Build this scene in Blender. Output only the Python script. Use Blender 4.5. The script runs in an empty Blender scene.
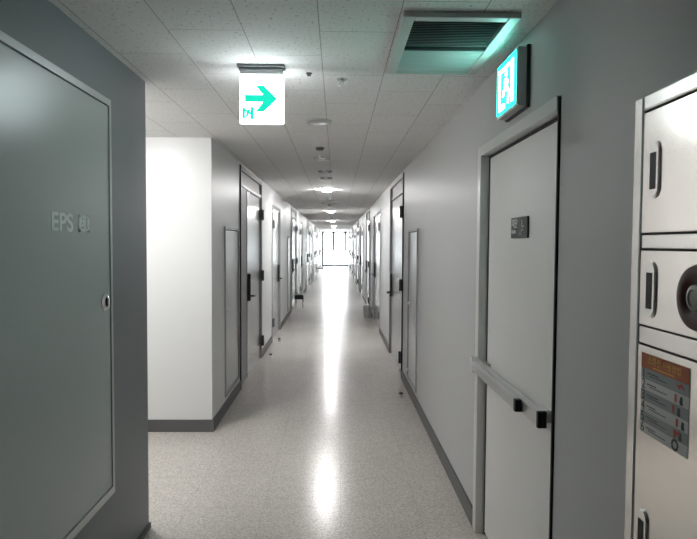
import bpy, bmesh, math
from mathutils import Vector, Matrix

S = bpy.context.scene
COL = S.collection

# ------------------------------------------------------------------ camera
XL, XR, HC, EYE = -1.016, 0.764, 2.40, 1.5515        # wall faces, ceiling height, eye height
FPX, PIT, YAW, ROL = 600.0, 0.0428, 0.0199, -0.0061
cam = bpy.data.cameras.new('camera')
cam.sensor_fit = 'HORIZONTAL'
cam.sensor_width = 36.0
cam.lens = FPX * 36.0 / 697.0
cam.clip_start, cam.clip_end = 0.02, 300
cam_ob = bpy.data.objects.new('camera', cam)
COL.objects.link(cam_ob)
_x = Vector((math.cos(YAW), -math.sin(YAW), 0))
_y = Vector((math.sin(YAW), math.cos(YAW), 0))
_z = Vector((0, 0, 1))
_d = _y * math.cos(PIT) - _z * math.sin(PIT)
_u = _y * math.sin(PIT) + _z * math.cos(PIT)
_r = _x * math.cos(ROL) - _u * math.sin(ROL)
_v = _x * math.sin(ROL) + _u * math.cos(ROL)
m = Matrix.Identity(4)
for i in range(3):
    m[i][0], m[i][1], m[i][2] = _r[i], _v[i], -_d[i]
m[2][3] = EYE
cam_ob.matrix_world = m
S.camera = cam_ob

# ------------------------------------------------------------------ light and exposure
S.view_settings.view_transform = 'Standard'
S.view_settings.look = 'None'
S.view_settings.gamma = 1.0
S.view_settings.use_curve_mapping = False
S.view_settings.exposure = 0.25
SKY = 20.0            # overcast daylight outside the end window
LAMP = 400.0           # lens radiance of the lit corridor downlights
PASSAGE_LAMP = 345.0  # lens radiance of the lamps in the side passage
SIGN_WHITE, SIGN_GREEN = 9.0, 6.0
w = bpy.data.worlds.new('daylight')
S.world = w
w.use_nodes = True
bg = w.node_tree.nodes['Background']
bg.inputs['Color'].default_value = (0.93, 0.97, 1.0, 1)
bg.inputs['Strength'].default_value = SKY
DEND = 41.0
pl = bpy.data.lights.new('window_portal', 'AREA')
pl.shape = 'RECTANGLE'
pl.size, pl.size_y = 1.8, 2.4
pl.cycles.is_portal = True
po = bpy.data.objects.new('window_portal', pl)
COL.objects.link(po)
po.location = ((XL + XR) / 2, DEND + 0.14, 1.2)
po.rotation_euler = (-math.pi / 2, 0, 0)

# ------------------------------------------------------------------ materials
def mat(name, col, rough=0.5, metal=0.0, spec=0.5, emit=None, es=0.0, coat=0.0):
    mt = bpy.data.materials.new(name)
    mt.use_nodes = True
    b = mt.node_tree.nodes['Principled BSDF']
    b.inputs['Base Color'].default_value = (*col, 1)
    b.inputs['Roughness'].default_value = rough
    b.inputs['Metallic'].default_value = metal
    b.inputs['Specular IOR Level'].default_value = spec
    b.inputs['Coat Weight'].default_value = coat
    if emit:
        b.inputs['Emission Color'].default_value = (*emit, 1)
        b.inputs['Emission Strength'].default_value = es
    return mt

def N(mt, typ, **kw):
    n = mt.node_tree.nodes.new(typ)
    for k, v in kw.items():
        setattr(n, k, v)
    return n

def bump_noise(mt, scale, strength, dist=0.002, detail=3):
    nt = mt.node_tree
    b = nt.nodes['Principled BSDF']
    tc = N(mt, 'ShaderNodeTexCoord')
    no = N(mt, 'ShaderNodeTexNoise')
    no.inputs['Scale'].default_value = scale
    no.inputs['Detail'].default_value = detail
    bp = N(mt, 'ShaderNodeBump')
    bp.inputs['Strength'].default_value = strength
    bp.inputs['Distance'].default_value = dist
    nt.links.new(tc.outputs['Object'], no.inputs['Vector'])
    nt.links.new(no.outputs['Fac'], bp.inputs['Height'])
    nt.links.new(bp.outputs['Normal'], b.inputs['Normal'])
    return no

def tone(mt, c0, c1, scale, detail=4, lo=0.35, hi=0.65):
    nt = mt.node_tree
    b = nt.nodes['Principled BSDF']
    tc = N(mt, 'ShaderNodeTexCoord')
    no = N(mt, 'ShaderNodeTexNoise')
    no.inputs['Scale'].default_value = scale
    no.inputs['Detail'].default_value = detail
    cr = N(mt, 'ShaderNodeValToRGB')
    cr.color_ramp.elements[0].position = lo
    cr.color_ramp.elements[0].color = (*c0, 1)
    cr.color_ramp.elements[1].position = hi
    cr.color_ramp.elements[1].color = (*c1, 1)
    nt.links.new(tc.outputs['Object'], no.inputs['Vector'])
    nt.links.new(no.outputs['Fac'], cr.inputs['Fac'])
    nt.links.new(cr.outputs['Color'], b.inputs['Base Color'])
    return cr

M_wall = mat('wall_paint', (0.76, 0.765, 0.765), 0.40)
bump_noise(M_wall, 60, 0.08, 0.001)
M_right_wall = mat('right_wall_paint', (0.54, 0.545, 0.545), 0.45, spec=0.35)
bump_noise(M_right_wall, 60, 0.08, 0.001)
M_dimmed_wall = mat('dimmed_wall_paint', (0.22, 0.235, 0.25), 0.45)  # wall paint darkened, the near end's lack of light put into the colour
bump_noise(M_dimmed_wall, 60, 0.08, 0.001)
M_base = mat('baseboard_vinyl', (0.10, 0.10, 0.10), 0.45)

# floor: speckled beige vinyl tile, polished
M_floor = mat('floor_vinyl', (0.5, 0.47, 0.44), 0.16, spec=0.6)
def build_floor_material():
    nt = M_floor.node_tree
    b = nt.nodes['Principled BSDF']
    tc = N(M_floor, 'ShaderNodeTexCoord')
    no = N(M_floor, 'ShaderNodeTexNoise')
    no.inputs['Scale'].default_value = 105
    no.inputs['Detail'].default_value = 4
    cr = N(M_floor, 'ShaderNodeValToRGB')
    cr.color_ramp.elements[0].position = 0.36
    cr.color_ramp.elements[0].color = (0.47, 0.435, 0.40, 1)
    cr.color_ramp.elements[1].position = 0.62
    cr.color_ramp.elements[1].color = (0.69, 0.65, 0.605, 1)
    br = N(M_floor, 'ShaderNodeTexBrick', offset=0.0, squash=1.0)
    br.inputs['Color1'].default_value = (1, 1, 1, 1)
    br.inputs['Color2'].default_value = (0.97, 0.97, 0.97, 1)
    br.inputs['Mortar'].default_value = (0.84, 0.83, 0.82, 1)
    br.inputs['Scale'].default_value = 1.0
    br.inputs['Mortar Size'].default_value = 0.002
    br.inputs['Brick Width'].default_value = 0.45
    br.inputs['Row Height'].default_value = 0.45
    mx = N(M_floor, 'ShaderNodeMix', data_type='RGBA', blend_type='MULTIPLY')
    mx.inputs['Factor'].default_value = 1.0
    n2 = N(M_floor, 'ShaderNodeTexNoise')
    n2.inputs['Scale'].default_value = 55
    n2.inputs['Detail'].default_value = 2
    bp = N(M_floor, 'ShaderNodeBump')
    bp.inputs['Strength'].default_value = 0.10
    bp.inputs['Distance'].default_value = 0.002
    n3 = N(M_floor, 'ShaderNodeTexNoise')
    n3.inputs['Scale'].default_value = 3
    mr = N(M_floor, 'ShaderNodeMapRange')
    mr.inputs['To Min'].default_value = 0.19
    mr.inputs['To Max'].default_value = 0.27
    L = nt.links.new
    for n in (no, br, n2, n3):
        L(tc.outputs['Object'], n.inputs['Vector'])
    L(no.outputs['Fac'], cr.inputs['Fac'])
    L(cr.outputs['Color'], mx.inputs[6])
    L(br.outputs['Color'], mx.inputs[7])
    L(mx.outputs[2], b.inputs['Base Color'])
    L(n2.outputs['Fac'], bp.inputs['Height'])
    L(bp.outputs['Normal'], b.inputs['Normal'])
    L(n3.outputs['Fac'], mr.inputs['Value'])
    L(mr.outputs['Result'], b.inputs['Roughness'])
build_floor_material()

# ceiling: pitted mineral tiles in running bond along the corridor
M_ceil = mat('ceiling_tile', (0.86, 0.855, 0.85), 0.8, spec=0.2)
def build_ceiling_material():
    nt = M_ceil.node_tree
    b = nt.nodes['Principled BSDF']
    tc = N(M_ceil, 'ShaderNodeTexCoord')
    mp = N(M_ceil, 'ShaderNodeMapping')
    mp.inputs['Rotation'].default_value = (0, 0, math.pi / 2)
    mp.inputs['Location'].default_value = (-0.05, -0.015 + 0.303, 0)
    br = N(M_ceil, 'ShaderNodeTexBrick', offset=0.5, squash=1.0)
    br.inputs['Color1'].default_value = (0.92, 0.915, 0.905, 1)
    br.inputs['Color2'].default_value = (0.89, 0.885, 0.875, 1)
    br.inputs['Mortar'].default_value = (0.42, 0.42, 0.41, 1)
    br.inputs['Scale'].default_value = 1.0
    br.inputs['Mortar Size'].default_value = 0.0018
    br.inputs['Mortar Smooth'].default_value = 0.1
    br.inputs['Brick Width'].default_value = 0.62
    br.inputs['Row Height'].default_value = 0.303
    no = N(M_ceil, 'ShaderNodeTexNoise')
    no.inputs['Scale'].default_value = 70
    no.inputs['Detail'].default_value = 3
    cr = N(M_ceil, 'ShaderNodeValToRGB')
    cr.color_ramp.elements[0].position = 0.30
    cr.color_ramp.elements[0].color = (0.55, 0.55, 0.55, 1)
    cr.color_ramp.elements[1].position = 0.40
    cr.color_ramp.elements[1].color = (1, 1, 1, 1)
    mx = N(M_ceil, 'ShaderNodeMix', data_type='RGBA', blend_type='MULTIPLY')
    mx.inputs['Factor'].default_value = 1.0
    L = nt.links.new
    L(tc.outputs['Object'], mp.inputs['Vector'])
    L(mp.outputs['Vector'], br.inputs['Vector'])
    L(tc.outputs['Object'], no.inputs['Vector'])
    L(no.outputs['Fac'], cr.inputs['Fac'])
    L(br.outputs['Color'], mx.inputs[6])
    L(cr.outputs['Color'], mx.inputs[7])
    L(mx.outputs[2], b.inputs['Base Color'])
build_ceiling_material()

M_panel = mat('panel_enamel', (0.50, 0.54, 0.54), 0.30, metal=0.1)
M_panel_lip = mat('panel_lip', (0.55, 0.57, 0.57), 0.3, metal=0.3)
M_shadow_gap = mat('gasket_and_shade_black', (0.02, 0.02, 0.02), 0.6)  # gasket rubber, also the painted shade strip of the push-bar door
M_leaf = mat('door_enamel', (0.50, 0.51, 0.515), 0.24, metal=0.6)
M_push_leaf = mat('push_door_enamel', (0.85, 0.84, 0.82), 0.42, metal=0.0)
M_push_frame = mat('push_door_frame_enamel', (0.72, 0.72, 0.705), 0.32, metal=0.1)
M_frame = mat('door_frame_enamel', (0.40, 0.405, 0.40), 0.42, metal=0.2)
M_frame_dark = mat('dark_frame_enamel', (0.09, 0.09, 0.09), 0.35, metal=0.2)
M_side = mat('matte_panel_enamel', (0.42, 0.425, 0.42), 0.55)
M_hatch = mat('hatch_enamel', (0.55, 0.56, 0.56), 0.28, metal=0.4)
M_black = mat('black_plastic', (0.018, 0.018, 0.02), 0.35)
M_chrome = mat('chrome', (0.75, 0.75, 0.75), 0.15, metal=1.0)
M_steel = mat('brushed_stainless', (0.80, 0.765, 0.73), 0.2, metal=1.0)
bump_noise(M_steel, 9, 0.05, 0.004, 1)
M_trim_steel = mat('polished_stainless', (0.84, 0.82, 0.80), 0.2, metal=0.9)
M_alu = mat('aluminium', (0.74, 0.74, 0.73), 0.3, metal=0.75)
M_dark_metal = mat('dark_bracket', (0.16, 0.17, 0.17), 0.4, metal=0.4)
M_red = mat('dark_red_plastic', (0.085, 0.012, 0.012), 0.35, spec=0.25)
M_white = mat('white_enamel', (0.75, 0.75, 0.73), 0.4)
M_offlens = mat('unlit_lens', (0.5, 0.5, 0.49), 0.35)
M_lens = mat('lit_lens', (0.9, 0.9, 0.9), 0.4, emit=(1.0, 0.995, 0.985), es=LAMP)
M_lens_side = mat('lit_passage_lens', (0.9, 0.9, 0.9), 0.4, emit=(1.0, 0.985, 0.96), es=PASSAGE_LAMP)
M_sign_white = mat('lit_sign_white', (0.9, 0.9, 0.9), 0.3, emit=(0.90, 0.98, 1.0), es=SIGN_WHITE)
M_sign_wall_white = mat('lit_sign_pale', (0.9, 0.9, 0.9), 0.3, emit=(0.80, 1.0, 0.97), es=9.0)
M_sign_green = mat('lit_sign_green', (0.0, 0.4, 0.25), 0.3, spec=0.1, emit=(0.012, 0.66, 0.46), es=1.0)
M_sign_wall_green = mat('lit_sign_cyan', (0.0, 0.5, 0.4), 0.3, emit=(0.006, 1.0, 0.76), es=SIGN_GREEN)
M_sign_case = mat('sign_case', (0.55, 0.56, 0.56), 0.35, metal=0.3)
M_letter = mat('pale_lettering', (0.93, 0.95, 0.95), 0.5)
M_letter_dark = mat('dark_lettering', (0.05, 0.05, 0.055), 0.5)
M_plate = mat('black_plate', (0.035, 0.037, 0.04), 0.4, spec=0.15)
M_vent_frame = mat('vent_frame', (0.62, 0.63, 0.62), 0.4, metal=0.1)
M_slat = mat('vent_slat', (0.55, 0.56, 0.56), 0.5, metal=0.1)
M_vent_dark = mat('vent_dark', (0.05, 0.05, 0.05), 0.8)
M_orange = mat('orange_header', (0.62, 0.17, 0.045), 0.5)
M_yellow = mat('yellow_print', (0.95, 0.55, 0.12), 0.5)
M_row_grey = mat('grey_print', (0.38, 0.41, 0.41), 0.5)
M_row_pale = mat('pale_print', (0.78, 0.78, 0.76), 0.5)
M_print_red = mat('red_print', (0.60, 0.10, 0.07), 0.5)
M_brown = mat('brown_rubber', (0.12, 0.05, 0.03), 0.6)
M_winframe = mat('window_frame_aluminium', (0.055, 0.055, 0.06), 0.4, metal=0.3)

M_glass = bpy.data.materials.new('window_glass')
M_glass.use_nodes = True
def build_glass():
    nt = M_glass.node_tree
    nt.nodes.remove(nt.nodes['Principled BSDF'])
    out = nt.nodes['Material Output']
    t = N(M_glass, 'ShaderNodeBsdfTransparent')
    t.inputs['Color'].default_value = (0.96, 0.97, 0.97, 1)
    g = N(M_glass, 'ShaderNodeBsdfGlossy')
    g.inputs['Roughness'].default_value = 0.02
    mx = N(M_glass, 'ShaderNodeMixShader')
    mx.inputs['Fac'].default_value = 0.06
    nt.links.new(t.outputs[0], mx.inputs[1])
    nt.links.new(g.outputs[0], mx.inputs[2])
    nt.links.new(mx.outputs[0], out.inputs['Surface'])
build_glass()

# ------------------------------------------------------------------ mesh helpers
class MB:
    """collects shapes, in world coordinates, for one mesh object"""
    def __init__(self):
        self.bm = bmesh.new()
        self.smooth = False
    def box(self, x0, x1, y0, y1, z0, z1, bev=0.0, seg=2):
        x0, x1 = sorted((x0, x1)); y0, y1 = sorted((y0, y1)); z0, z1 = sorted((z0, z1))
        r = bmesh.ops.create_cube(self.bm, size=1.0)
        vs = r['verts']
        for v in vs:
            v.co = Vector(((x0 + x1) / 2 + v.co.x * (x1 - x0), (y0 + y1) / 2 + v.co.y * (y1 - y0), (z0 + z1) / 2 + v.co.z * (z1 - z0)))
        if bev > 0:
            es = {e for v in vs for e in v.link_edges}
            bmesh.ops.bevel(self.bm, geom=list(es), offset=bev, segments=seg, affect='EDGES', profile=0.5)
        return self
    def cyl(self, p0, p1, r0, r1=None, n=20, bev=0):
        r1 = r0 if r1 is None else r1
        p0, p1 = Vector(p0), Vector(p1)
        d = p1 - p0
        q = Vector((0, 0, 1)).rotation_difference(d.normalized()).to_matrix().to_4x4()
        bmesh.ops.create_cone(self.bm, cap_ends=True, segments=n, radius1=r0, radius2=r1, depth=d.length,
                              matrix=Matrix.Translation((p0 + p1) / 2) @ q)
        return self
    def lathe(self, c, ax, prof, n=28):
        """prof: (radius, distance along ax) pairs; rings joined, ends capped"""
        c, ax = Vector(c), Vector(ax).normalized()
        a = ax.orthogonal().normalized(); b = ax.cross(a)
        rings = []
        for r, h in prof:
            rings.append([self.bm.verts.new(c + ax * h + (a * math.cos(2 * math.pi * i / n) + b * math.sin(2 * math.pi * i / n)) * max(r, 1e-4)) for i in range(n)])
        for A, B in zip(rings, rings[1:]):
            for i in range(n):
                self.bm.faces.new((A[i], A[(i + 1) % n], B[(i + 1) % n], B[i]))
        self.bm.faces.new(rings[0][::-1]); self.bm.faces.new(rings[-1])
        return self
    def prism(self, pts, d):
        """closed polygon pts (3-D), pushed along vector d"""
        d = Vector(d)
        A = [self.bm.verts.new(Vector(p)) for p in pts]
        B = [self.bm.verts.new(Vector(p) + d) for p in pts]
        self.bm.faces.new(A); self.bm.faces.new(B[::-1])
        n = len(A)
        for i in range(n):
            self.bm.faces.new((A[i], B[i], B[(i + 1) % n], A[(i + 1) % n]))
        return self
    def tube(self, pts, r, n=10):
        for a, b in zip(pts, pts[1:]):
            self.cyl(a, b, r, n=n)
        for p in pts[1:-1]:
            bmesh.ops.create_uvsphere(self.bm, u_segments=n, v_segments=6, radius=r, matrix=Matrix.Translation(p))
        return self
    def build(self, name, material, parent=None, smooth=False):
        bmesh.ops.recalc_face_normals(self.bm, faces=self.bm.faces[:])
        off = Vector((0, 0, 0)); p = parent
        while p:
            off += p.location; p = p.parent
        if parent is None:                       # own origin at the base
            cs = [v.co for v in self.bm.verts]
            lo = Vector([min(c[i] for c in cs) for i in range(3)]); hi = Vector([max(c[i] for c in cs) for i in range(3)])
            off = Vector(((lo.x + hi.x) / 2, (lo.y + hi.y) / 2, lo.z))
        for v in self.bm.verts:
            v.co -= off
        me = bpy.data.meshes.new(name)
        self.bm.to_mesh(me); self.bm.free()
        me.materials.append(material)
        if smooth:
            for f in me.polygons:
                f.use_smooth = True
            try:
                me.set_sharp_from_angle(angle=math.radians(40))
            except Exception:
                pass
        o = bpy.data.objects.new(name, me)
        COL.objects.link(o)
        if parent:
            o.parent = parent
        else:
            o.location = off
        return o

def tag(o, label, cat, group=None, kind=None):
    o['label'] = label
    o['category'] = cat
    if group: o['group'] = group
    if kind: o['kind'] = kind
    return o

def thing(name, loc, label, cat, group=None, kind=None):
    o = bpy.data.objects.new(name, None)
    o.empty_display_size = 0.1
    COL.objects.link(o)
    o.location = loc
    return tag(o, label, cat, group, kind)

def dup(root, dy, label, name=None, group=None):
    """copy a thing with its parts and sub-parts, moved dy down the corridor"""
    def cp(o, parent):
        c = o.copy()
        COL.objects.link(c)
        if parent: c.parent = parent
        for ch in list(o.children):
            cp(ch, c)
        return c
    r = cp(root, None)
    r.location.y += dy
    if name: r.name = name
    r['label'] = label
    if group: r['group'] = group
    return r

def text(name, s, size, origin, right, up, material, parent, depth=0.001, align='LEFT', width=1.0, bold=0.0):
    cu = bpy.data.curves.new(name, 'FONT')
    cu.body = s; cu.size = size; cu.extrude = depth; cu.align_x = align; cu.align_y = 'BOTTOM_BASELINE'; cu.offset = bold
    tmp = bpy.data.objects.new('tmp_text', cu)
    COL.objects.link(tmp)
    dg = bpy.context.evaluated_depsgraph_get()
    me = bpy.data.meshes.new_from_object(tmp.evaluated_get(dg))
    bpy.data.objects.remove(tmp)
    bpy.data.curves.remove(cu)
    r, u = Vector(right), Vector(up); n = r.cross(u)
    off = Vector((0, 0, 0)); p = parent
    while p:
        off += p.location; p = p.parent
    o3 = Vector(origin)
    for v in me.vertices:
        v.co = o3 + r * v.co.x * width + u * v.co.y + n * v.co.z - off
    me.name = name
    me.materials.clear(); me.materials.append(material)
    o = bpy.data.objects.new(name, me)
    COL.objects.link(o)
    o.parent = parent
    return o

class Wall:
    """a wall side: n = distance out of the wall face into the corridor, t = distance down the corridor"""
    def __init__(self, left):
        self.left = left
        self.nx = 1 if left else -1
        self.x0 = XL if left else XR
        self.right = (0, 1, 0) if left else (0, -1, 0)     # reading direction
    def X(self, n): return self.x0 + self.nx * n
    def box(self, mb, t0, t1, n0, n1, z0, z1, bev=0.0):
        return mb.box(self.X(n0), self.X(n1), t0, t1, z0, z1, bev)
    def P(self, t, n, z): return Vector((self.X(n), t, z))
WL, WR = Wall(True), Wall(False)

# ------------------------------------------------------------------ layout
MOD = 7.0                     # the corridor repeats every 7 m
P0, P1 = 3.23, 4.90           # side passage opening
PX = -7.0
BACK = -2.6
HATCH_L, DD_L, SD_L = (5.45, 6.22), (6.32, 8.12), (9.42, 10.80)
HATCH_R, DD_R, SD_R = (5.62, 6.32), (6.86, 8.52), (10.45, 12.30)
PUSH = (2.055, 3.215)
ZH0, ZH1, ZDD, ZSD = 0.14, 1.70, 2.37, 2.16
TH = 0.14

def struct(mb, name, material, label, cat):
    o = mb.build(name, material)
    o['kind'] = 'structure'
    return o

mb = MB(); mb.box(PX - TH, XR + TH, BACK - TH, DEND + 0.2, -0.12, 0.0)
struct(mb, 'floor', M_floor, '', '')
mb = MB(); mb.box(PX - TH, XR + TH, BACK - TH, DEND + 0.2, HC, HC + 0.12)
struct(mb, 'ceiling', M_ceil, '', '')

def wall_run(W, y0, y1, openings, name, material, bname, bh=0.10):
    """wall of thickness TH from y0 to y1 with openings (t0,t1,z0,z1), and its baseboard"""
    a, b = MB(), MB()
    y = y0
    for (t0, t1, z0, z1) in sorted(openings) + [(y1, y1, 0, 0)]:
        if t0 > y:
            W.box(a, y, t0, -TH, 0, 0, HC)
            W.box(b, y, t0, 0, 0.012, 0, bh)
        if t1 > t0:
            if z1 < HC: W.box(a, t0, t1, -TH, 0, z1, HC)
            if z0 > 0:
                W.box(a, t0, t1, -TH, 0, 0, z0)
                W.box(b, t0, t1, 0, 0.012, 0, 0.10)
        y = t1
    struct(a, name, material, '', '')
    struct(b, bname, M_base, '', '')

rep = lambda d, z0, z1: [(d[0] + k * MOD, d[1] + k * MOD, z0, z1) for k in range(5)]
wall_run(WL, P1, DEND, rep(HATCH_L, ZH0, ZH1) + rep(DD_L, 0, ZDD) + rep(SD_L, 0, ZSD), 'wall_left', M_wall, 'baseboard_left')
wall_run(WR, BACK, DEND, [(PUSH[0], PUSH[1], 0, 2.065)] + rep(HATCH_R, ZH0, ZH1) + rep(DD_R, 0, ZDD) + rep(SD_R, 0, ZSD), 'wall_right', M_right_wall, 'baseboard_right')
wall_run(WL, BACK, P0, [], 'wall_near_left', M_dimmed_wall, 'baseboard_near_left', 0.03)
mb = MB(); mb.box(PX, XL - TH, P1, P1 + TH, 0, HC)
struct(mb, 'wall_passage_far', M_wall, '', '')
mb = MB(); mb.box(PX, XL + 0.012, P1 - 0.012, P1, 0, 0.10)
struct(mb, 'baseboard_passage_far', M_base, '', '')
mb = MB(); mb.box(PX, XL - TH, P0 - TH, P0, 0, HC)
struct(mb, 'wall_passage_near', M_wall, '', '')
mb = MB(); mb.box(PX - TH, PX, P0 - TH, P1 + TH, 0, HC)
struct(mb, 'wall_passage_end', M_wall, '', '')
mb = MB(); mb.box(PX - TH, XR + TH, BACK - TH, BACK, 0, HC)
struct(mb, 'wall_back', M_dimmed_wall, '', '')  # unseen wall, coloured dark to cut bounce light

# end window: glazed wall of the corridor's far end
win = thing('window_1', ((XL + XR) / 2, DEND, 0), 'tall dark-framed window closing the far end of the corridor, white with daylight', 'window', kind='structure')
mb = MB()
y0, y1 = DEND, DEND + 0.09
mb.box(XL, XL + 0.15, y0, y1, 0, HC); mb.box(XR - 0.06, XR, y0, y1, 0, HC)
mb.box(XL, XR, y0, y1, 2.27, HC)
mb.box(XL, XR, y0, y1, 0, 0.13)
mb.box(XL, XR, y0, y1, 1.09, 1.17)
for x in (-0.22, 0.58):
    mb.box(x - 0.08, x + 0.08, y0, y1, 1.12, HC)
mb.build('window_frame', M_winframe, win)
def pane(x0, x1, z0, z1):
    q = MB(); q.box(x0, x1, DEND + 0.04, DEND + 0.05, z0, z1); q.build('window_pane', M_glass, win)
pane(XL + 0.15, -0.30, 1.17, 2.27); pane(-0.14, 0.50, 1.17, 2.27); pane(0.66, XR - 0.06, 1.17, 2.27); pane(XL + 0.15, XR - 0.06, 0.13, 1.09)

# ------------------------------------------------------------------ doors and hatches
def lock_set(W, t, z0, z1, leaf, direction, n):
    """black digital lock with a lever, on a leaf whose face is at n"""
    mb = MB(); W.box(mb, t - 0.032, t + 0.032, n, n + 0.03, z0, z1, 0.008)
    lk = mb.build('lock', M_black, leaf)
    lk['label'] = 'black electronic lock'
    mb = MB()
    zc = z0 + 0.06
    mb.tube([W.P(t, n + 0.028, zc), W.P(t, n + 0.065, zc), W.P(t + direction * 0.13, n + 0.065, zc)], 0.011)
    mb.build('handle', M_black, lk, True)
    return lk

def hinges(W, t, zs, root, n, mb_mat=M_black):
    for z in zs:
        mb = MB(); W.box(mb, t - 0.05, t + 0.05, n, n + 0.012, z - 0.065, z + 0.065, 0.003)
        mb.cyl(W.P(t, n + 0.016, z - 0.07), W.P(t, n + 0.016, z + 0.07), 0.013, n=12)
        mb.build('hinge', mb_mat, root)

def double_door(W, d, near_hinge, name, label):
    t0, t1 = d
    root = thing(name, W.P((t0 + t1) / 2, 0, 0), label, 'door', 'wide corridor doors', kind='structure')
    f = 0.045; rec = -0.04
    mb = MB()
    W.box(mb, t0, t0 + f, -TH, 0.012, 0, ZDD); W.box(mb, t1 - f, t1, -TH, 0.012, 0, ZDD)
    W.box(mb, t0 + f, t1 - f, -TH, 0.012, ZDD - f, ZDD)
    W.box(mb, t0 + f, t1 - f, -TH, 0.004, 2.16, 2.19)
    mb.build('frame', M_frame, root)
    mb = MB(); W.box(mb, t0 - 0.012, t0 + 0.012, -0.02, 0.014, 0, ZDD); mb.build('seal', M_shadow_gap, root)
    mb = MB(); W.box(mb, t0 + f, t1 - f, -0.08, -0.02, 2.19, ZDD - f); mb.build('transom_panel', M_side, root)
    if not near_hinge:           # a narrow fixed leaf on the near side
        s = t0 + 0.56
        mb = MB(); W.box(mb, t0 + f, s, -0.08, -0.012, 0.008, 2.16, 0.004); mb.build('side_panel', M_side, root)
        W_t0, W_t1 = s + 0.012, t1 - f
    else:
        W_t0, W_t1 = t0 + f, t1 - f
    mb = MB(); W.box(mb, W_t0 - 0.011, W_t1, -0.10, -0.07, 0.004, 2.16); W.box(mb, W_t0 - 0.012, W_t0 + 0.010, -0.07, -0.008, 0.004, 2.16); W.box(mb, W_t0, W_t1, -0.07, -0.008, 2.142, 2.16); mb.build('gasket', M_shadow_gap, root)
    mb = MB(); W.box(mb, W_t0 + 0.010, W_t1 - 0.004, -0.07, -0.01, 0.01, 2.142, 0.004)
    leaf = mb.build('leaf', M_leaf, root)
    if near_hinge:
        hinges(W, t0 + f, (1.92, 1.08, 0.24), root, 0.012)
        lock_set(W, W_t1 - 0.12, 0.82, 1.14, leaf, -1, -0.01)
    else:
        hinges(W, t1 - f, (1.93, 1.12, 0.24), root, 0.012)
        lock_set(W, W_t0 + 0.09, 0.88, 1.20, leaf, 1, -0.01)
    return root

def single_door(W, d, name, label):
    t0, t1 = d
    root = thing(name, W.P((t0 + t1) / 2, 0, 0), label, 'door', 'single corridor doors', kind='structure')
    f = 0.05
    mb = MB()
    W.box(mb, t0, t0 + f, -TH, 0.012, 0, ZSD); W.box(mb, t1 - f, t1, -TH, 0.012, 0, ZSD)
    W.box(mb, t0 + f, t1 - f, -TH, 0.012, ZSD - f, ZSD)
    mb.build('frame', M_frame, root)
    mb = MB(); W.box(mb, t0 + f, t1 - f, -0.10, -0.07, 0.004, ZSD - f); mb.build('gasket', M_shadow_gap, root)
    mb = MB(); W.box(mb, t0 + f + 0.005, t1 - f - 0.005, -0.07, -0.012, 0.01, ZSD - f - 0.005, 0.004)
    leaf = mb.build('leaf', M_leaf, root)
    lock_set(W, t1 - 0.24, 0.88, 1.18, leaf, -1, -0.012)
    hinges(W, t0 + f, (1.85, 0.3), root, 0.012, M_dark_metal)
    return root

def hatch(W, d, label):
    t0, t1 = d
    root = thing('access_panel', W.P((t0 + t1) / 2, 0, ZH0), label, 'access panel', 'low access panels along the corridor walls')
    f = 0.022
    mb = MB()
    W.box(mb, t0, t0 + f, -0.08, 0.012, ZH0, ZH1); W.box(mb, t1 - f, t1, -0.08, 0.012, ZH0, ZH1)
    W.box(mb, t0 + f, t1 - f, -0.08, 0.012, ZH1 - f, ZH1); W.box(mb, t0 + f, t1 - f, -0.08, 0.012, ZH0, ZH0 + f)
    mb.build('frame', M_frame, root)
    mb = MB(); W.box(mb, t0 + f, t1 - f, -0.08, -0.035, ZH0 + f, ZH1 - f); mb.build('gasket', M_shadow_gap, root)
    mb = MB(); W.box(mb, t0 + f + 0.010, t1 - f - 0.010, -0.035, 0.002, ZH0 + f + 0.010, ZH1 - f - 0.010, 0.003)
    leaf = mb.build('door', M_hatch, root)
    for z in (0.93, ZH0 + 0.10):
        tt = t0 + 0.11 if W.left else t1 - 0.10
        mb = MB(); mb.lathe(W.P(tt, 0.002, z), (W.nx, 0, 0), [(0.026, 0), (0.026, 0.006), (0.018, 0.010), (0.012, 0.022), (0.0, 0.024)], 16)
        mb.build('knob', M_alu, leaf, True)
    return root

ORD = ['first', 'second', 'third', 'fourth', 'fifth', 'sixth', 'seventh', 'eighth', 'ninth', 'tenth']
dn = [1]
def nm():
    dn[0] += 1
    return 'door_%d' % dn[0]
LA = 'low grey access panel, %s along the wall past the side passage'
RA = 'low grey access panel, %s along the wall past the push-bar door'
LD = 'wide grey metal door with fixed side panel, %s such door past the side passage'
RD = 'wide grey metal door with black lock, %s such door past the push-bar door'
LS = 'narrow grey metal door with black lock, %s such door past the side passage'
RS = 'plain grey metal door in slim frame, %s such door past the push-bar door'
protos = [(hatch(WL, HATCH_L, LA % ORD[0]), LA), (hatch(WR, HATCH_R, RA % ORD[0]), RA),
          (double_door(WL, DD_L, False, nm(), LD % ORD[0]), LD), (double_door(WR, DD_R, True, nm(), RD % ORD[0]), RD),
          (single_door(WL, SD_L, nm(), LS % ORD[0]), LS), (single_door(WR, SD_R, nm(), RS % ORD[0]), RS)]
for k in range(1, 5):
    for r, L in protos:
        dup(r, k * MOD, L % ORD[k], None if r.name.startswith('access') else nm())

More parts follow.
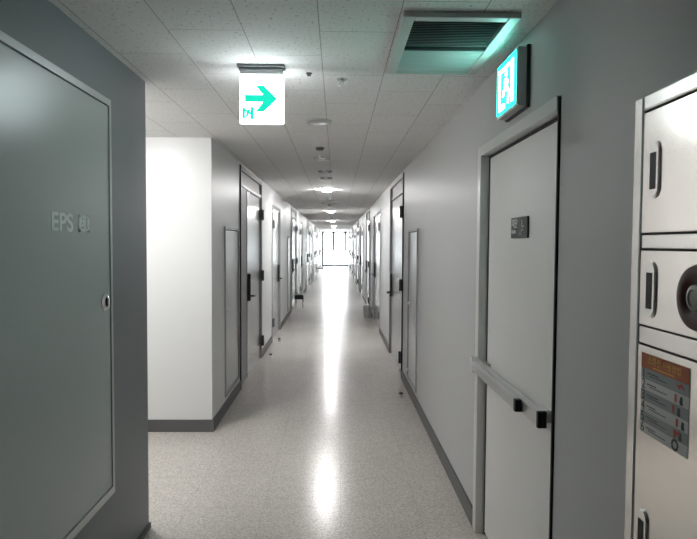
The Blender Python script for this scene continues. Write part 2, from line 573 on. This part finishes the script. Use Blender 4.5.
# push-bar stair door beside the hose cabinet
t0, t1 = PUSH
pd = thing('door_1', WR.P((t0 + t1) / 2, 0, 0), 'grey metal stair door with a push bar, under the green wall exit sign', 'door', kind='structure')
W = WR
LF = -0.035                       # leaf face, set back from the wall face
jt = t1 - 0.065
mb = MB()
W.box(mb, jt, t1, -TH, 0.012, 0, 2.065, 0.002)
W.box(mb, t0 + 0.012, jt, -TH, 0.012, 2.015, 2.065, 0.002)
mb.build('frame', M_push_frame, pd)
mb = MB(); W.box(mb, t0 + 0.004, t0 + 0.012, -TH, 0.008, 0, 2.060); mb.build('near_shade_strip', M_shadow_gap, pd)  # black strip stands in for the recess shade at the near jamb
mb = MB(); W.box(mb, t0 + 0.012, jt, -0.12, -0.09, 0, 2.015); W.box(mb, jt - 0.012, jt, -0.09, LF + 0.002, 0, 2.015); W.box(mb, t0 + 0.012, jt - 0.012, -0.09, LF + 0.002, 2.003, 2.015); mb.build('far_gasket', M_shadow_gap, pd)
mb = MB(); W.box(mb, t0 + 0.014, jt - 0.013, -0.09, LF, 0.012, 2.002, 0.003)
leaf = mb.build('leaf', M_push_leaf, pd)
mb = MB(); W.box(mb, t0 + 0.105, jt - 0.010, -0.002, 0.028, 0.886, 0.944, 0.006)
W.box(mb, t0 + 0.13, t0 + 0.19, LF, 0.002, 0.892, 0.938); W.box(mb, jt - 0.09, jt - 0.03, LF, 0.002, 0.892, 0.938)
rail = mb.build('push_bar', M_alu, leaf)
rail['label'] = 'brushed metal panic push bar'
mb = MB(); W.box(mb, 2.36, jt - 0.025, 0.028, 0.054, 0.892, 0.938, 0.006); mb.build('push_pad', M_alu, rail)
mb = MB(); W.box(mb, t0 + 0.086, t0 + 0.105, -0.004, 0.031, 0.884, 0.946, 0.004); mb.build('end_cap', M_black, rail)
mb = MB(); W.box(mb, 2.335, 2.36, 0.028, 0.056, 0.890, 0.940, 0.004); mb.build('end_cap', M_black, rail)
mb = MB(); W.box(mb, jt + 0.004, t1 - 0.008, 0.012, 0.040, 0.87, 0.955, 0.006); mb.build('strike_plate', M_alu, pd)

# black name plate on the leaf
pl_ = thing('name_plate', WR.P(2.600, LF, 1.581), 'small black stair sign plate with white characters on the push-bar door', 'sign')
mb = MB(); W.box(mb, 2.483, 2.716, LF, LF + 0.008, 1.581, 1.672, 0.002); mb.build('plate', M_plate, pl_)
X1 = WR.X(LF + 0.0085)
text('lettering', '계단', 0.044, (X1, 2.702, 1.630), W.right, (0, 0, 1), M_letter, pl_, 0.0004, bold=0.0009, width=1.05)
text('lettering', 'STAIRS', 0.020, (X1, 2.702, 1.602), W.right, (0, 0, 1), M_letter, pl_, 0.0004, bold=0.0006, width=1.05)
mb = MB()
st = [(0, 0), (0.018, 0), (0.018, 0.016), (0.036, 0.016), (0.036, 0.032), (0.054, 0.032), (0.054, 0.026), (0.042, 0.026), (0.042, 0.010), (0.024, 0.010), (0.024, -0.006), (0, -0.006)]
mb.prism([(X1 + 0.0003, 2.583 - a, 1.602 + b) for a, b in st], (-0.0008, 0, 0))
mb.prism([(X1 + 0.0003, 2.565 - a, 1.631 + b) for a, b in [(0, 0), (0.008, -0.003), (0.016, 0.02), (0.008, 0.03)]], (-0.0008, 0, 0))
mb.build('pictogram', M_letter, pl_)

# ------------------------------------------------------------------ EPS panel on the near left wall
W = WL
e0, e1, ez0, ez1 = 1.46, 2.667, 0.434, 2.170
ep = thing('access_panel', W.P((e0 + e1) / 2, 0, ez0), 'large grey EPS access panel with white letters on the dark near wall', 'access panel')
mb = MB()
f = 0.022
W.box(mb, e0, e0 + f, 0, 0.028, ez0, ez1); W.box(mb, e1 - f, e1, 0, 0.028, ez0, ez1)
W.box(mb, e0 + f, e1 - f, 0, 0.028, ez1 - f - 0.006, ez1); W.box(mb, e0 + f, e1 - f, 0, 0.028, ez0, ez0 + f + 0.01)
mb.build('frame', M_panel_lip, ep)
mb = MB(); W.box(mb, e0 + f, e1 - f, 0, 0.010, ez0 + f, ez1 - f - 0.006); mb.build('gasket', M_shadow_gap, ep)
mb = MB(); W.box(mb, e0 + f + 0.004, e1 - f - 0.004, 0.010, 0.024, ez0 + f + 0.014, ez1 - f - 0.010, 0.002)
leaf = mb.build('door', M_panel, ep)
XE = W.X(0.0245)
text('lettering', 'EPS', 0.094, (XE, 2.106, 1.592), W.right, (0, 0, 1), M_letter, leaf, 0.0005, width=1.28, bold=0.0022)
mb = MB()
a0, a1, b0, b1 = 2.330, 2.430, 1.590, 1.658
for (p, q, r, s) in ((a0, a1, b1 - 0.010, b1), (a0, a1, b0, b0 + 0.013), (a0, a0 + 0.020, b0, b1), (a1 - 0.020, a1, b0, b1)):
    W.box(mb, p, q, 0.024, 0.0252, r, s)
mb.build('lettering', M_letter, leaf)
text('lettering', '배', 0.056, (XE, 2.350, 1.606), W.right, (0, 0, 1), M_letter, leaf, 0.0005, bold=0.001)
mb = MB()
mb.lathe(W.P(2.575, 0.024, 1.297), (1, 0, 0), [(0.037, 0), (0.037, 0.006), (0.029, 0.012), (0.020, 0.012), (0.018, 0.006), (0.0, 0.006)], 28)
kn = mb.build('lock', M_chrome, leaf, True)
mb = MB(); W.box(mb, 2.570, 2.580, 0.029, 0.040, 1.279, 1.315, 0.002); mb.build('lock_turn', M_black, kn)

# ------------------------------------------------------------------ hose cabinet
W = WR
c0, c1, cz0, cz1 = 0.84, 1.512, 0.10, 1.918
cb = thing('hose_cabinet', W.P((c0 + c1) / 2, 0, cz0), 'stainless steel fire hose cabinet with three doors beside the push-bar door', 'cabinet')
mb = MB()
b = 0.045; dp = 0.0165
W.box(mb, c1 - b, c1, 0, dp, cz0, cz1, 0.006); W.box(mb, c0, c0 + b, 0, dp, cz0, cz1, 0.006)
W.box(mb, c0 + b, c1 - b, 0, dp, cz1 - 0.04, cz1, 0.006); W.box(mb, c0 + b, c1 - b, 0, dp, cz0, cz0 + 0.05, 0.006)
W.box(mb, c0 + b, c1 - b, 0, dp - 0.004, 1.544, 1.578, 0.003); W.box(mb, c0 + b, c1 - b, 0, dp - 0.004, 1.312, 1.354, 0.003)
mb.build('frame', M_trim_steel, cb)
mb = MB(); W.box(mb, c0 + b, c1 - b, 0, 0.005, cz0 + 0.05, cz1 - 0.04); mb.build('gasket', M_shadow_gap, cb)
def cab_door(z0, z1, hz, ht):
    q = MB(); W.box(q, c0 + b + 0.003, c1 - b - 0.0015, 0.005, 0.0145, z0 + 0.004, z1 - 0.004, 0.002)
    d = q.build('door', M_steel, cb)
    # recessed pull: an oblong steel rim round a dark slot
    h, wd = 0.068, 0.026
    def oblong(hh, ww, n):
        pts = []
        for i in range(9):
            a = math.pi * i / 8
            pts.append(W.P(ht + math.cos(a) * ww, n, hz + hh - ww + math.sin(a) * ww))
        for i in range(9):
            a = math.pi + math.pi * i / 8
            pts.append(W.P(ht + math.cos(a) * ww, n, hz - hh + ww + math.sin(a) * ww))
        return pts
    q = MB(); q.prism(oblong(h, wd, 0.0145), (W.nx * 0.003, 0, 0)); q.prism(oblong(h - 0.004, wd - 0.004, 0.0175), (W.nx * 0.002, 0, 0))
    r = q.build('pull', M_trim_steel, d)
    q = MB(); W.box(q, ht - 0.013, ht + 0.012, 0.0190, 0.0205, hz - 0.046, hz + 0.040); s = q.build('slot', M_shadow_gap, r)
    return d
dr1 = cab_door(1.578, cz1 - 0.04, 1.731, 1.410)
dr2 = cab_door(1.354, 1.544, 1.447, 1.413)
dr3 = cab_door(cz0 + 0.05, 1.312, 0.845, 1.421)
# dark red siren on the middle door
mb = MB()
sc = W.P(1.215, 0.0145, 1.444)
mb.lathe(sc, (-1, 0, 0), [(0.068, 0), (0.070, 0.006), (0.066, 0.014), (0.052, 0.018), (0.040, 0.016), (0.032, 0.010), (0.0, 0.010)], 40)
sr = mb.build('siren', M_red, dr2, True)
mb = MB(); mb.lathe(sc, (-1, 0, 0), [(0.028, 0.009), (0.027, 0.016), (0.018, 0.019), (0.016, 0.016), (0.0, 0.017)], 28); mb.build('siren_dome', mat('smoky_dome', (0.42, 0.38, 0.36), 0.3), dr2, True)
# instruction sticker
sk = thing('instruction_sticker', W.P(1.342, 0.0145, 1.09), 'orange and grey numbered instruction sticker on the lower cabinet door', 'sticker')
k1, k0, s1, s0 = 1.444, 1.244, 1.292, 1.098
mb = MB(); W.box(mb, k0, k1, 0.0145, 0.0155, s0, s1); mb.build('sheet', M_row_pale, sk)
mb = MB(); W.box(mb, k0, k1, 0.0155, 0.0160, s1 - 0.036, s1); mb.build('header', M_orange, sk)
XS = W.X(0.0163)
text('header_lettering', '소화전 사용방법', 0.021, (XS, 1.344, s1 - 0.022), W.right, (0, 0, 1), M_yellow, sk, 0.0003, 'CENTER')
mb = MB(); W.box(mb, 1.30, 1.39, 0.0160, 0.0165, s1 - 0.031, s1 - 0.028); mb.build('header_lettering', M_yellow, sk)
rh = (s1 - 0.036 - s0) / 6
mb = MB()
for i in (0, 2, 4):
    W.box(mb, k0, k1, 0.0155, 0.0158, s1 - 0.036 - rh * (i + 1), s1 - 0.036 - rh * i)
mb.build('row_band', M_row_grey, sk)
for i in range(6):
    ln, ic, icr = MB(), MB(), MB()
    zb = s1 - 0.036 - rh * (i + 1)
    text('number', str(i + 1), 0.034, (XS, k1 - 0.004, zb + 0.003), W.right, (0, 0, 1), M_letter_dark, sk, 0.0003)
    W.box(ln, 1.365 + 0.01 * (i % 2), k1 - 0.028, 0.0158, 0.0162, zb + 0.015, zb + 0.0175)
    W.box(ln, 1.33, 1.405, 0.0158, 0.0162, zb + 0.010, zb + 0.0118)
    tt = k0 + 0.032 + 0.008 * (i % 3)
    if i in (0, 4):
        icr.prism([W.P(tt + a, 0.0158, zb + 0.013 + c) for a, c in ((-.018, -.004), (-.004, .003), (.004, -.004), (.018, .004), (.004, .006), (-.006, .010))], (W.nx * 0.0005, 0, 0))
    if i in (1, 2, 3, 4):
        W.box(icr, tt + 0.006, tt + 0.014, 0.0158, 0.0163, zb + 0.004, zb + 0.022)
        ic.cyl(W.P(tt - 0.012, 0.0158, zb + 0.016), W.P(tt - 0.012, 0.0163, zb + 0.016), 0.005, n=12)
        ic.prism([W.P(tt - 0.012 + a, 0.0158, zb + 0.002 + c) for a, c in ((-.006, 0), (.005, 0), (.007, .010), (-.005, .010))], (W.nx * 0.0005, 0, 0))
    if i == 5:
        for q in range(12):
            a = q * math.pi / 6
            ic.cyl(W.P(tt + 0.011 * math.cos(a), 0.0158, zb + 0.014 + 0.011 * math.sin(a)), W.P(tt + 0.011 * math.cos(a), 0.0163, zb + 0.014 + 0.011 * math.sin(a)), 0.0035, n=8)
    ln.build('small_print', M_letter_dark, sk)
    for g, gm in ((ic, M_letter_dark), (icr, M_print_red)):
        if len(g.bm.verts): g.build('icon', gm, sk)
        else: g.bm.free()

# ------------------------------------------------------------------ exit signs
W = WR
ws = thing('exit_sign', W.P(2.54, 0, 2.10), 'lit green exit sign box on the wall above the push-bar door', 'sign')
y0, y1, z0, z1 = 2.40, 2.69, 2.105, 2.340
mb = MB(); W.box(mb, y0, y1, 0, 0.052, z0, z1, 0.006); mb.build('case', M_sign_case, ws)
mb = MB(); W.box(mb, y0 - 0.006, y1 + 0.006, 0, 0.014, z0 - 0.006, z1 + 0.006); mb.build('back_plate', M_black, ws)
mb = MB(); W.box(mb, y0 + 0.012, y1 - 0.010, 0.052, 0.056, z0 + 0.014, z1 - 0.012, 0.001); fc = mb.build('face', M_sign_wall_green, ws)
# pale doorway and running figure
mb = MB()
def fp(pts): mb.prism([W.P(y1 - a, 0.0562, z0 + c) for a, c in pts], (W.nx * 0.001, 0, 0))
fp([(0.045, 0.025), (0.135, 0.025), (0.135, 0.045), (0.065, 0.050), (0.065, 0.2), (0.045, 0.2)])
fp([(0.045, 0.185), (0.20, 0.185), (0.20, 0.20), (0.045, 0.20)])
fp([(0.10, 0.08), (0.115, 0.075), (0.14, 0.10), (0.15, 0.14), (0.13, 0.15), (0.12, 0.12)])
fp([(0.13, 0.13), (0.175, 0.115), (0.185, 0.128), (0.15, 0.15)])
fp([(0.135, 0.11), (0.15, 0.105), (0.18, 0.08), (0.175, 0.035), (0.19, 0.035), (0.20, 0.085), (0.16, 0.12)])
mb.cyl(W.P(y1 - 0.152, 0.0562, z0 + 0.165), W.P(y1 - 0.152, 0.0572, z0 + 0.165), 0.014, n=18)
fp([(0.225, 0.03), (0.255, 0.03), (0.255, 0.2), (0.225, 0.2)])
mb.build('pictogram', M_sign_wall_white, ws)

hs = thing('exit_sign', (-0.3635, 2.93, HC), 'white lit sign with green arrow hanging from the ceiling', 'sign')
mb = MB(); mb.box(-0.478, -0.252, 2.885, 2.965, HC - 0.012, HC, 0.003); mb.build('mounting_plate', M_dark_metal, hs)
mb = MB(); mb.box(-0.466, -0.262, 2.908, 2.948, HC - 0.042, HC - 0.012, 0.004); mb.build('bracket', M_sign_case, hs)
mb = MB(); mb.box(-0.469, -0.258, 2.914, 2.942, 2.126, HC - 0.040, 0.006, 3); bd = mb.build('light_panel', M_sign_white, hs)
mb = MB()
yf = 2.9138
def hp(pts): mb.prism([(-0.469 + a * 0.211, yf, 2.126 + c * 0.232) for a, c in pts], (0, -0.0008, 0))
hp([(0.12, 0.435), (0.53, 0.435), (0.36, 0.235), (0.55, 0.235), (0.86, 0.505), (0.55, 0.775), (0.36, 0.775), (0.53, 0.585), (0.12, 0.585)])
mb.build('arrow', M_sign_green, hs)
mb = MB()
hp([(0.065, 0.10), (0.13, 0.10), (0.13, 0.33), (0.065, 0.33)])
hp([(0.25, 0.08), (0.32, 0.08), (0.32, 0.34), (0.25, 0.34)])
hp([(0.13, 0.13), (0.18, 0.12), (0.25, 0.27), (0.19, 0.30)])
hp([(0.13, 0.24), (0.25, 0.17), (0.25, 0.23), (0.13, 0.30)])
mb.build('pictogram', M_sign_green, hs)

# ------------------------------------------------------------------ ceiling fittings
vx0, vx1, vy0, vy1 = 0.238, 0.672, 2.215, 2.955
vt = thing('ceiling_vent', ((vx0 + vx1) / 2, (vy0 + vy1) / 2, HC), 'rectangular louvred ceiling vent beside the wall exit sign', 'vent')
mb = MB(); f = 0.045; h = 0.022
mb.box(vx0, vx0 + f, vy0, vy1, HC - h, HC, 0.004); mb.box(vx1 - f, vx1, vy0, vy1, HC - h, HC, 0.004)
mb.box(vx0 + f, vx1 - f, vy0, vy0 + f, HC - h, HC, 0.004); mb.box(vx0 + f, vx1 - f, vy1 - 0.02, vy1, HC - h, HC, 0.004)
mb.build('frame', M_vent_frame, vt)
mb = MB(); mb.box(vx0 + f, vx1 - f, vy0 + f, vy1 - 0.02, HC - 0.003, HC); mb.build('backing', M_vent_dark, vt)
mb = MB(); mb.box(vx0 + f, vx1 - f, 2.566, 2.584, HC - h - 0.004, HC - 0.003); mb.build('cross_bar', M_vent_dark, vt)
mb = MB()
yy = vy0 + f + 0.004
while yy < vy1 - 0.040:
    if yy < 2.545:      # near bank tilts up and away: one looks between the blades
        pr = [(yy, -0.021), (yy, -0.0195), (yy + 0.016, -0.0125), (yy + 0.016, -0.014)]
    else:               # far bank tilts the other way: one sees the blades' faces
        pr = [(yy, -0.007), (yy + 0.001, -0.005), (yy + 0.011, -0.0175), (yy + 0.017, -0.0175), (yy + 0.017, -0.0195), (yy + 0.010, -0.0195)]
    if not 2.545 < yy < 2.584:
        mb.prism([(vx0 + f, a, HC + c) for a, c in pr], (vx1 - vx0 - 2 * f, 0, 0))
    yy += 0.0185 if yy < 2.545 else 0.024
mb.build('louvre', M_slat, vt)

def round_fit(name, x, y, prof, rim_mat, lens_prof, lens_mat, label, cat, group=None):
    r = thing(name, (x, y, HC), label, cat, group)
    q = MB(); q.lathe((x, y, HC), (0, 0, -1), prof, 32); q.build('trim_ring', rim_mat, r, True)
    q = MB(); q.lathe((x, y, HC), (0, 0, -1), lens_prof, 32); q.build('lens', lens_mat, r, True)
    return r
LENS_RIM = [(0.096, 0), (0.096, 0.006), (0.088, 0.012), (0.080, 0.010), (0.078, 0.003), (0.0, 0.003)]
LENS = [(0.077, 0.002), (0.077, 0.022), (0.068, 0.030), (0.045, 0.036), (0.0, 0.038)]
round_fit('ceiling_speaker', -0.127, 4.20, [(0.092, 0), (0.092, 0.008), (0.083, 0.014), (0.078, 0.010), (0.0, 0.010)], M_offlens,
          [(0.077, 0.009), (0.070, 0.013), (0.0, 0.014)], M_offlens, 'flat round grey ceiling speaker, first round fitting past the hanging sign', 'speaker')
# sprinkler
sp = thing('sprinkler', (0.023, 3.13, HC), 'small chrome sprinkler head between the hanging sign and the vent', 'sprinkler')
mb = MB(); mb.lathe((0.023, 3.13, HC), (0, 0, -1), [(0.028, 0), (0.028, 0.003), (0.016, 0.010), (0.008, 0.012), (0.008, 0.022), (0.0, 0.022)], 24); mb.build('escutcheon', M_chrome, sp, True)
mb = MB(); mb.lathe((0.023, 3.13, HC - 0.032), (0, 0, -1), [(0.0, 0), (0.018, 0.0), (0.018, 0.003), (0.0, 0.003)], 20)
for a in (-1, 1): mb.tube([Vector((0.023 + a * 0.009, 3.13, HC - 0.014)), Vector((0.023 + a * 0.012, 3.13, HC - 0.024)), Vector((0.023 + a * 0.004, 3.13, HC - 0.034))], 0.002, 8)
mb.build('deflector', M_chrome, sp)
sn = MB(); sn.lathe((-0.142, 3.03, HC), (0, 0, -1), [(0.016, 0), (0.016, 0.004), (0.010, 0.008), (0.010, 0.014), (0.0, 0.016)], 18)
tag(sn.build('ceiling_sensor', M_frame_dark, None, True), 'tiny dark round sensor in the ceiling beside the hanging sign', 'sensor')
# fire detectors
def detector(x, y, label, r=0.05, kind=0):
    d = thing('fire_detector', (x, y, HC), label, 'detector', 'fire detectors along the corridor ceiling')
    q = MB(); q.lathe((x, y, HC), (0, 0, -1), [(r, 0), (r, 0.010), (r * 0.8, 0.018), (r * 0.62, 0.02), (0.0, 0.02)], 28); q.build('base', M_white, d, True)
    q = MB(); q.lathe((x, y, HC - 0.02), (0, 0, -1), [(r * 0.6, 0), (r * 0.6, 0.012), (r * 0.45, 0.024), (0.0, 0.028)], 24); q.build('head', M_frame_dark if kind else M_offlens, d, True)
    return d
detector(-0.15, 5.22, 'small domed fire detector with dark tip, right behind the flat ceiling speaker', 0.062, 1)
UN = 'unlit round ceiling downlight with shiny rim, %s'
UG = 'unlit downlights along the corridor ceiling'
def unlit(x, y, lab):
    return round_fit('downlight', x, y, [(0.086, 0), (0.086, 0.012), (0.078, 0.022), (0.068, 0.018), (0.066, 0.004), (0.0, 0.004)], M_chrome, [(0.065, 0.003), (0.060, 0.009), (0.0, 0.010)], M_offlens, lab, 'ceiling light', UG)
unlit(-0.149, 5.93, UN % 'just behind the domed fire detector')
unlit(-0.140, 7.05, UN % 'second behind the domed fire detector')
unlit(-0.142, 7.75, UN % 'just before the first lit downlight')
LG = 'lit downlights in a row along the corridor ceiling'
def lit(y, o, lens, x=-0.155):
    return round_fit('downlight', x, y, LENS_RIM, M_white, LENS, lens, o, 'ceiling light', LG)
for i, y in enumerate((9.42, 15.7, 22.3, 28.9, 35.5)):
    lit(y, '%s brightly lit round downlight along the corridor ceiling' % ORD[i], M_lens)
detector(-0.15, 11.1, 'round fire detector just beyond the first lit downlight', 0.055)
detector(-0.155, 12.9, 'round fire detector midway between the first two lit downlights', 0.055)
em = thing('wall_beam_detector', (-0.155, 12.0, HC), 'wide flat ceiling fitting between two round detectors', 'ceiling fitting')
em.name = 'emergency_light'
mb = MB(); mb.box(-0.155 - 0.17, -0.155 + 0.17, 11.96, 12.04, HC - 0.03, HC, 0.008); mb.build('body', M_white, em)
for s in (-1, 1):
    mb = MB(); mb.lathe((-0.155 + s * 0.13, 12.0, HC - 0.03), (0, 0, -1), [(0.035, 0), (0.035, 0.012), (0.02, 0.022), (0.0, 0.024)], 18); mb.build('lamp_head', M_offlens, em, True)
detector(-0.165, 18.6, 'small round fire detector between the second and third lit downlights', 0.055)
# lamps of the side passage, out of the photograph's view but lighting it
PG = 'downlights in the side passage'
for x in (-1.62, -4.6):
    r = round_fit('downlight', x, 3.88, LENS_RIM, M_white, LENS, M_lens_side, 'lit round downlight inside the side passage', 'ceiling light', PG)

# ------------------------------------------------------------------ small things on the floor
def doorstop(x, y, label, material):
    d = thing('door_stop', (x, y, 0), label, 'door stop', 'door stops on the floor')
    q = MB(); q.lathe((x, y, 0), (0, 0, 1), [(0.026, 0), (0.026, 0.006), (0.016, 0.012), (0.014, 0.03), (0.0, 0.03)], 18); q.build('base', M_alu, d, True)
    q = MB(); q.lathe((x, y, 0.03), (0, 0, 1), [(0.020, 0), (0.021, 0.010), (0.018, 0.016), (0.0, 0.017)], 18); q.build('bumper', material, d, True)
doorstop(0.661, 6.03, 'small black floor door stop near the low panel past the push-bar door', M_black)
doorstop(-0.896, 8.16, 'small black floor door stop by the first wide door past the passage', M_black)
doorstop(-0.905, 9.50, 'small brown floor door stop by the first narrow door past the passage', M_brown)

def stool(x, y, label, h=0.34):
    s = thing('stool', (x, y, 0), label, 'stool')
    q = MB(); q.box(x - 0.105, x + 0.105, y - 0.15, y + 0.15, h - 0.11, h, 0.015); q.build('seat', M_black, s)
    for a in (-1, 1):
        for c in (-1, 1):
            q = MB(); q.cyl((x + a * 0.085, y + c * 0.125, 0), (x + a * 0.085, y + c * 0.125, h - 0.11), 0.012, n=12); q.build('leg', M_chrome, s, True)
stool(-0.885, 14.3, 'small black stool with metal legs standing against the passage-side wall')
def chair(x, y, label):
    s = thing('chair', (x, y, 0), label, 'chair')
    q = MB(); q.box(x - 0.18, x + 0.18, y - 0.2, y + 0.2, 0.40, 0.45, 0.015); q.build('seat', M_dark_metal, s)
    q = MB(); q.box(x - 0.20, x - 0.16, y - 0.2, y + 0.2, 0.58, 0.86, 0.015); q.build('backrest', M_dark_metal, s)
    for a in (-1, 1):
        for c in (-1, 1):
            q = MB(); q.cyl((x + a * 0.17, y + c * 0.18, 0), (x + a * 0.17, y + c * 0.18, 0.60 if a < 0 else 0.40), 0.013, n=10); q.build('leg', M_chrome, s, True)
chair(-0.78, 27.6, 'dark grey chair against the wall far down the corridor')
# wire bin by the right wall
bn = thing('waste_bin', (0.655, 12.6, 0), 'small grey bin on the floor beyond the first plain door past the push-bar door', 'bin')
mb = MB()
n = 20
mb.lathe((0.655, 12.6, 0), (0, 0, 1), [(0.075, 0), (0.092, 0.24), (0.086, 0.24), (0.070, 0.012), (0.0, 0.012)], n)
mb.build('body', M_frame, bn, True)
mb = MB(); mb.lathe((0.655, 12.6, 0.24), (0, 0, 1), [(0.098, -0.006), (0.098, 0.012), (0.084, 0.012), (0.084, -0.006)], n); mb.build('rim', M_alu, bn, True)
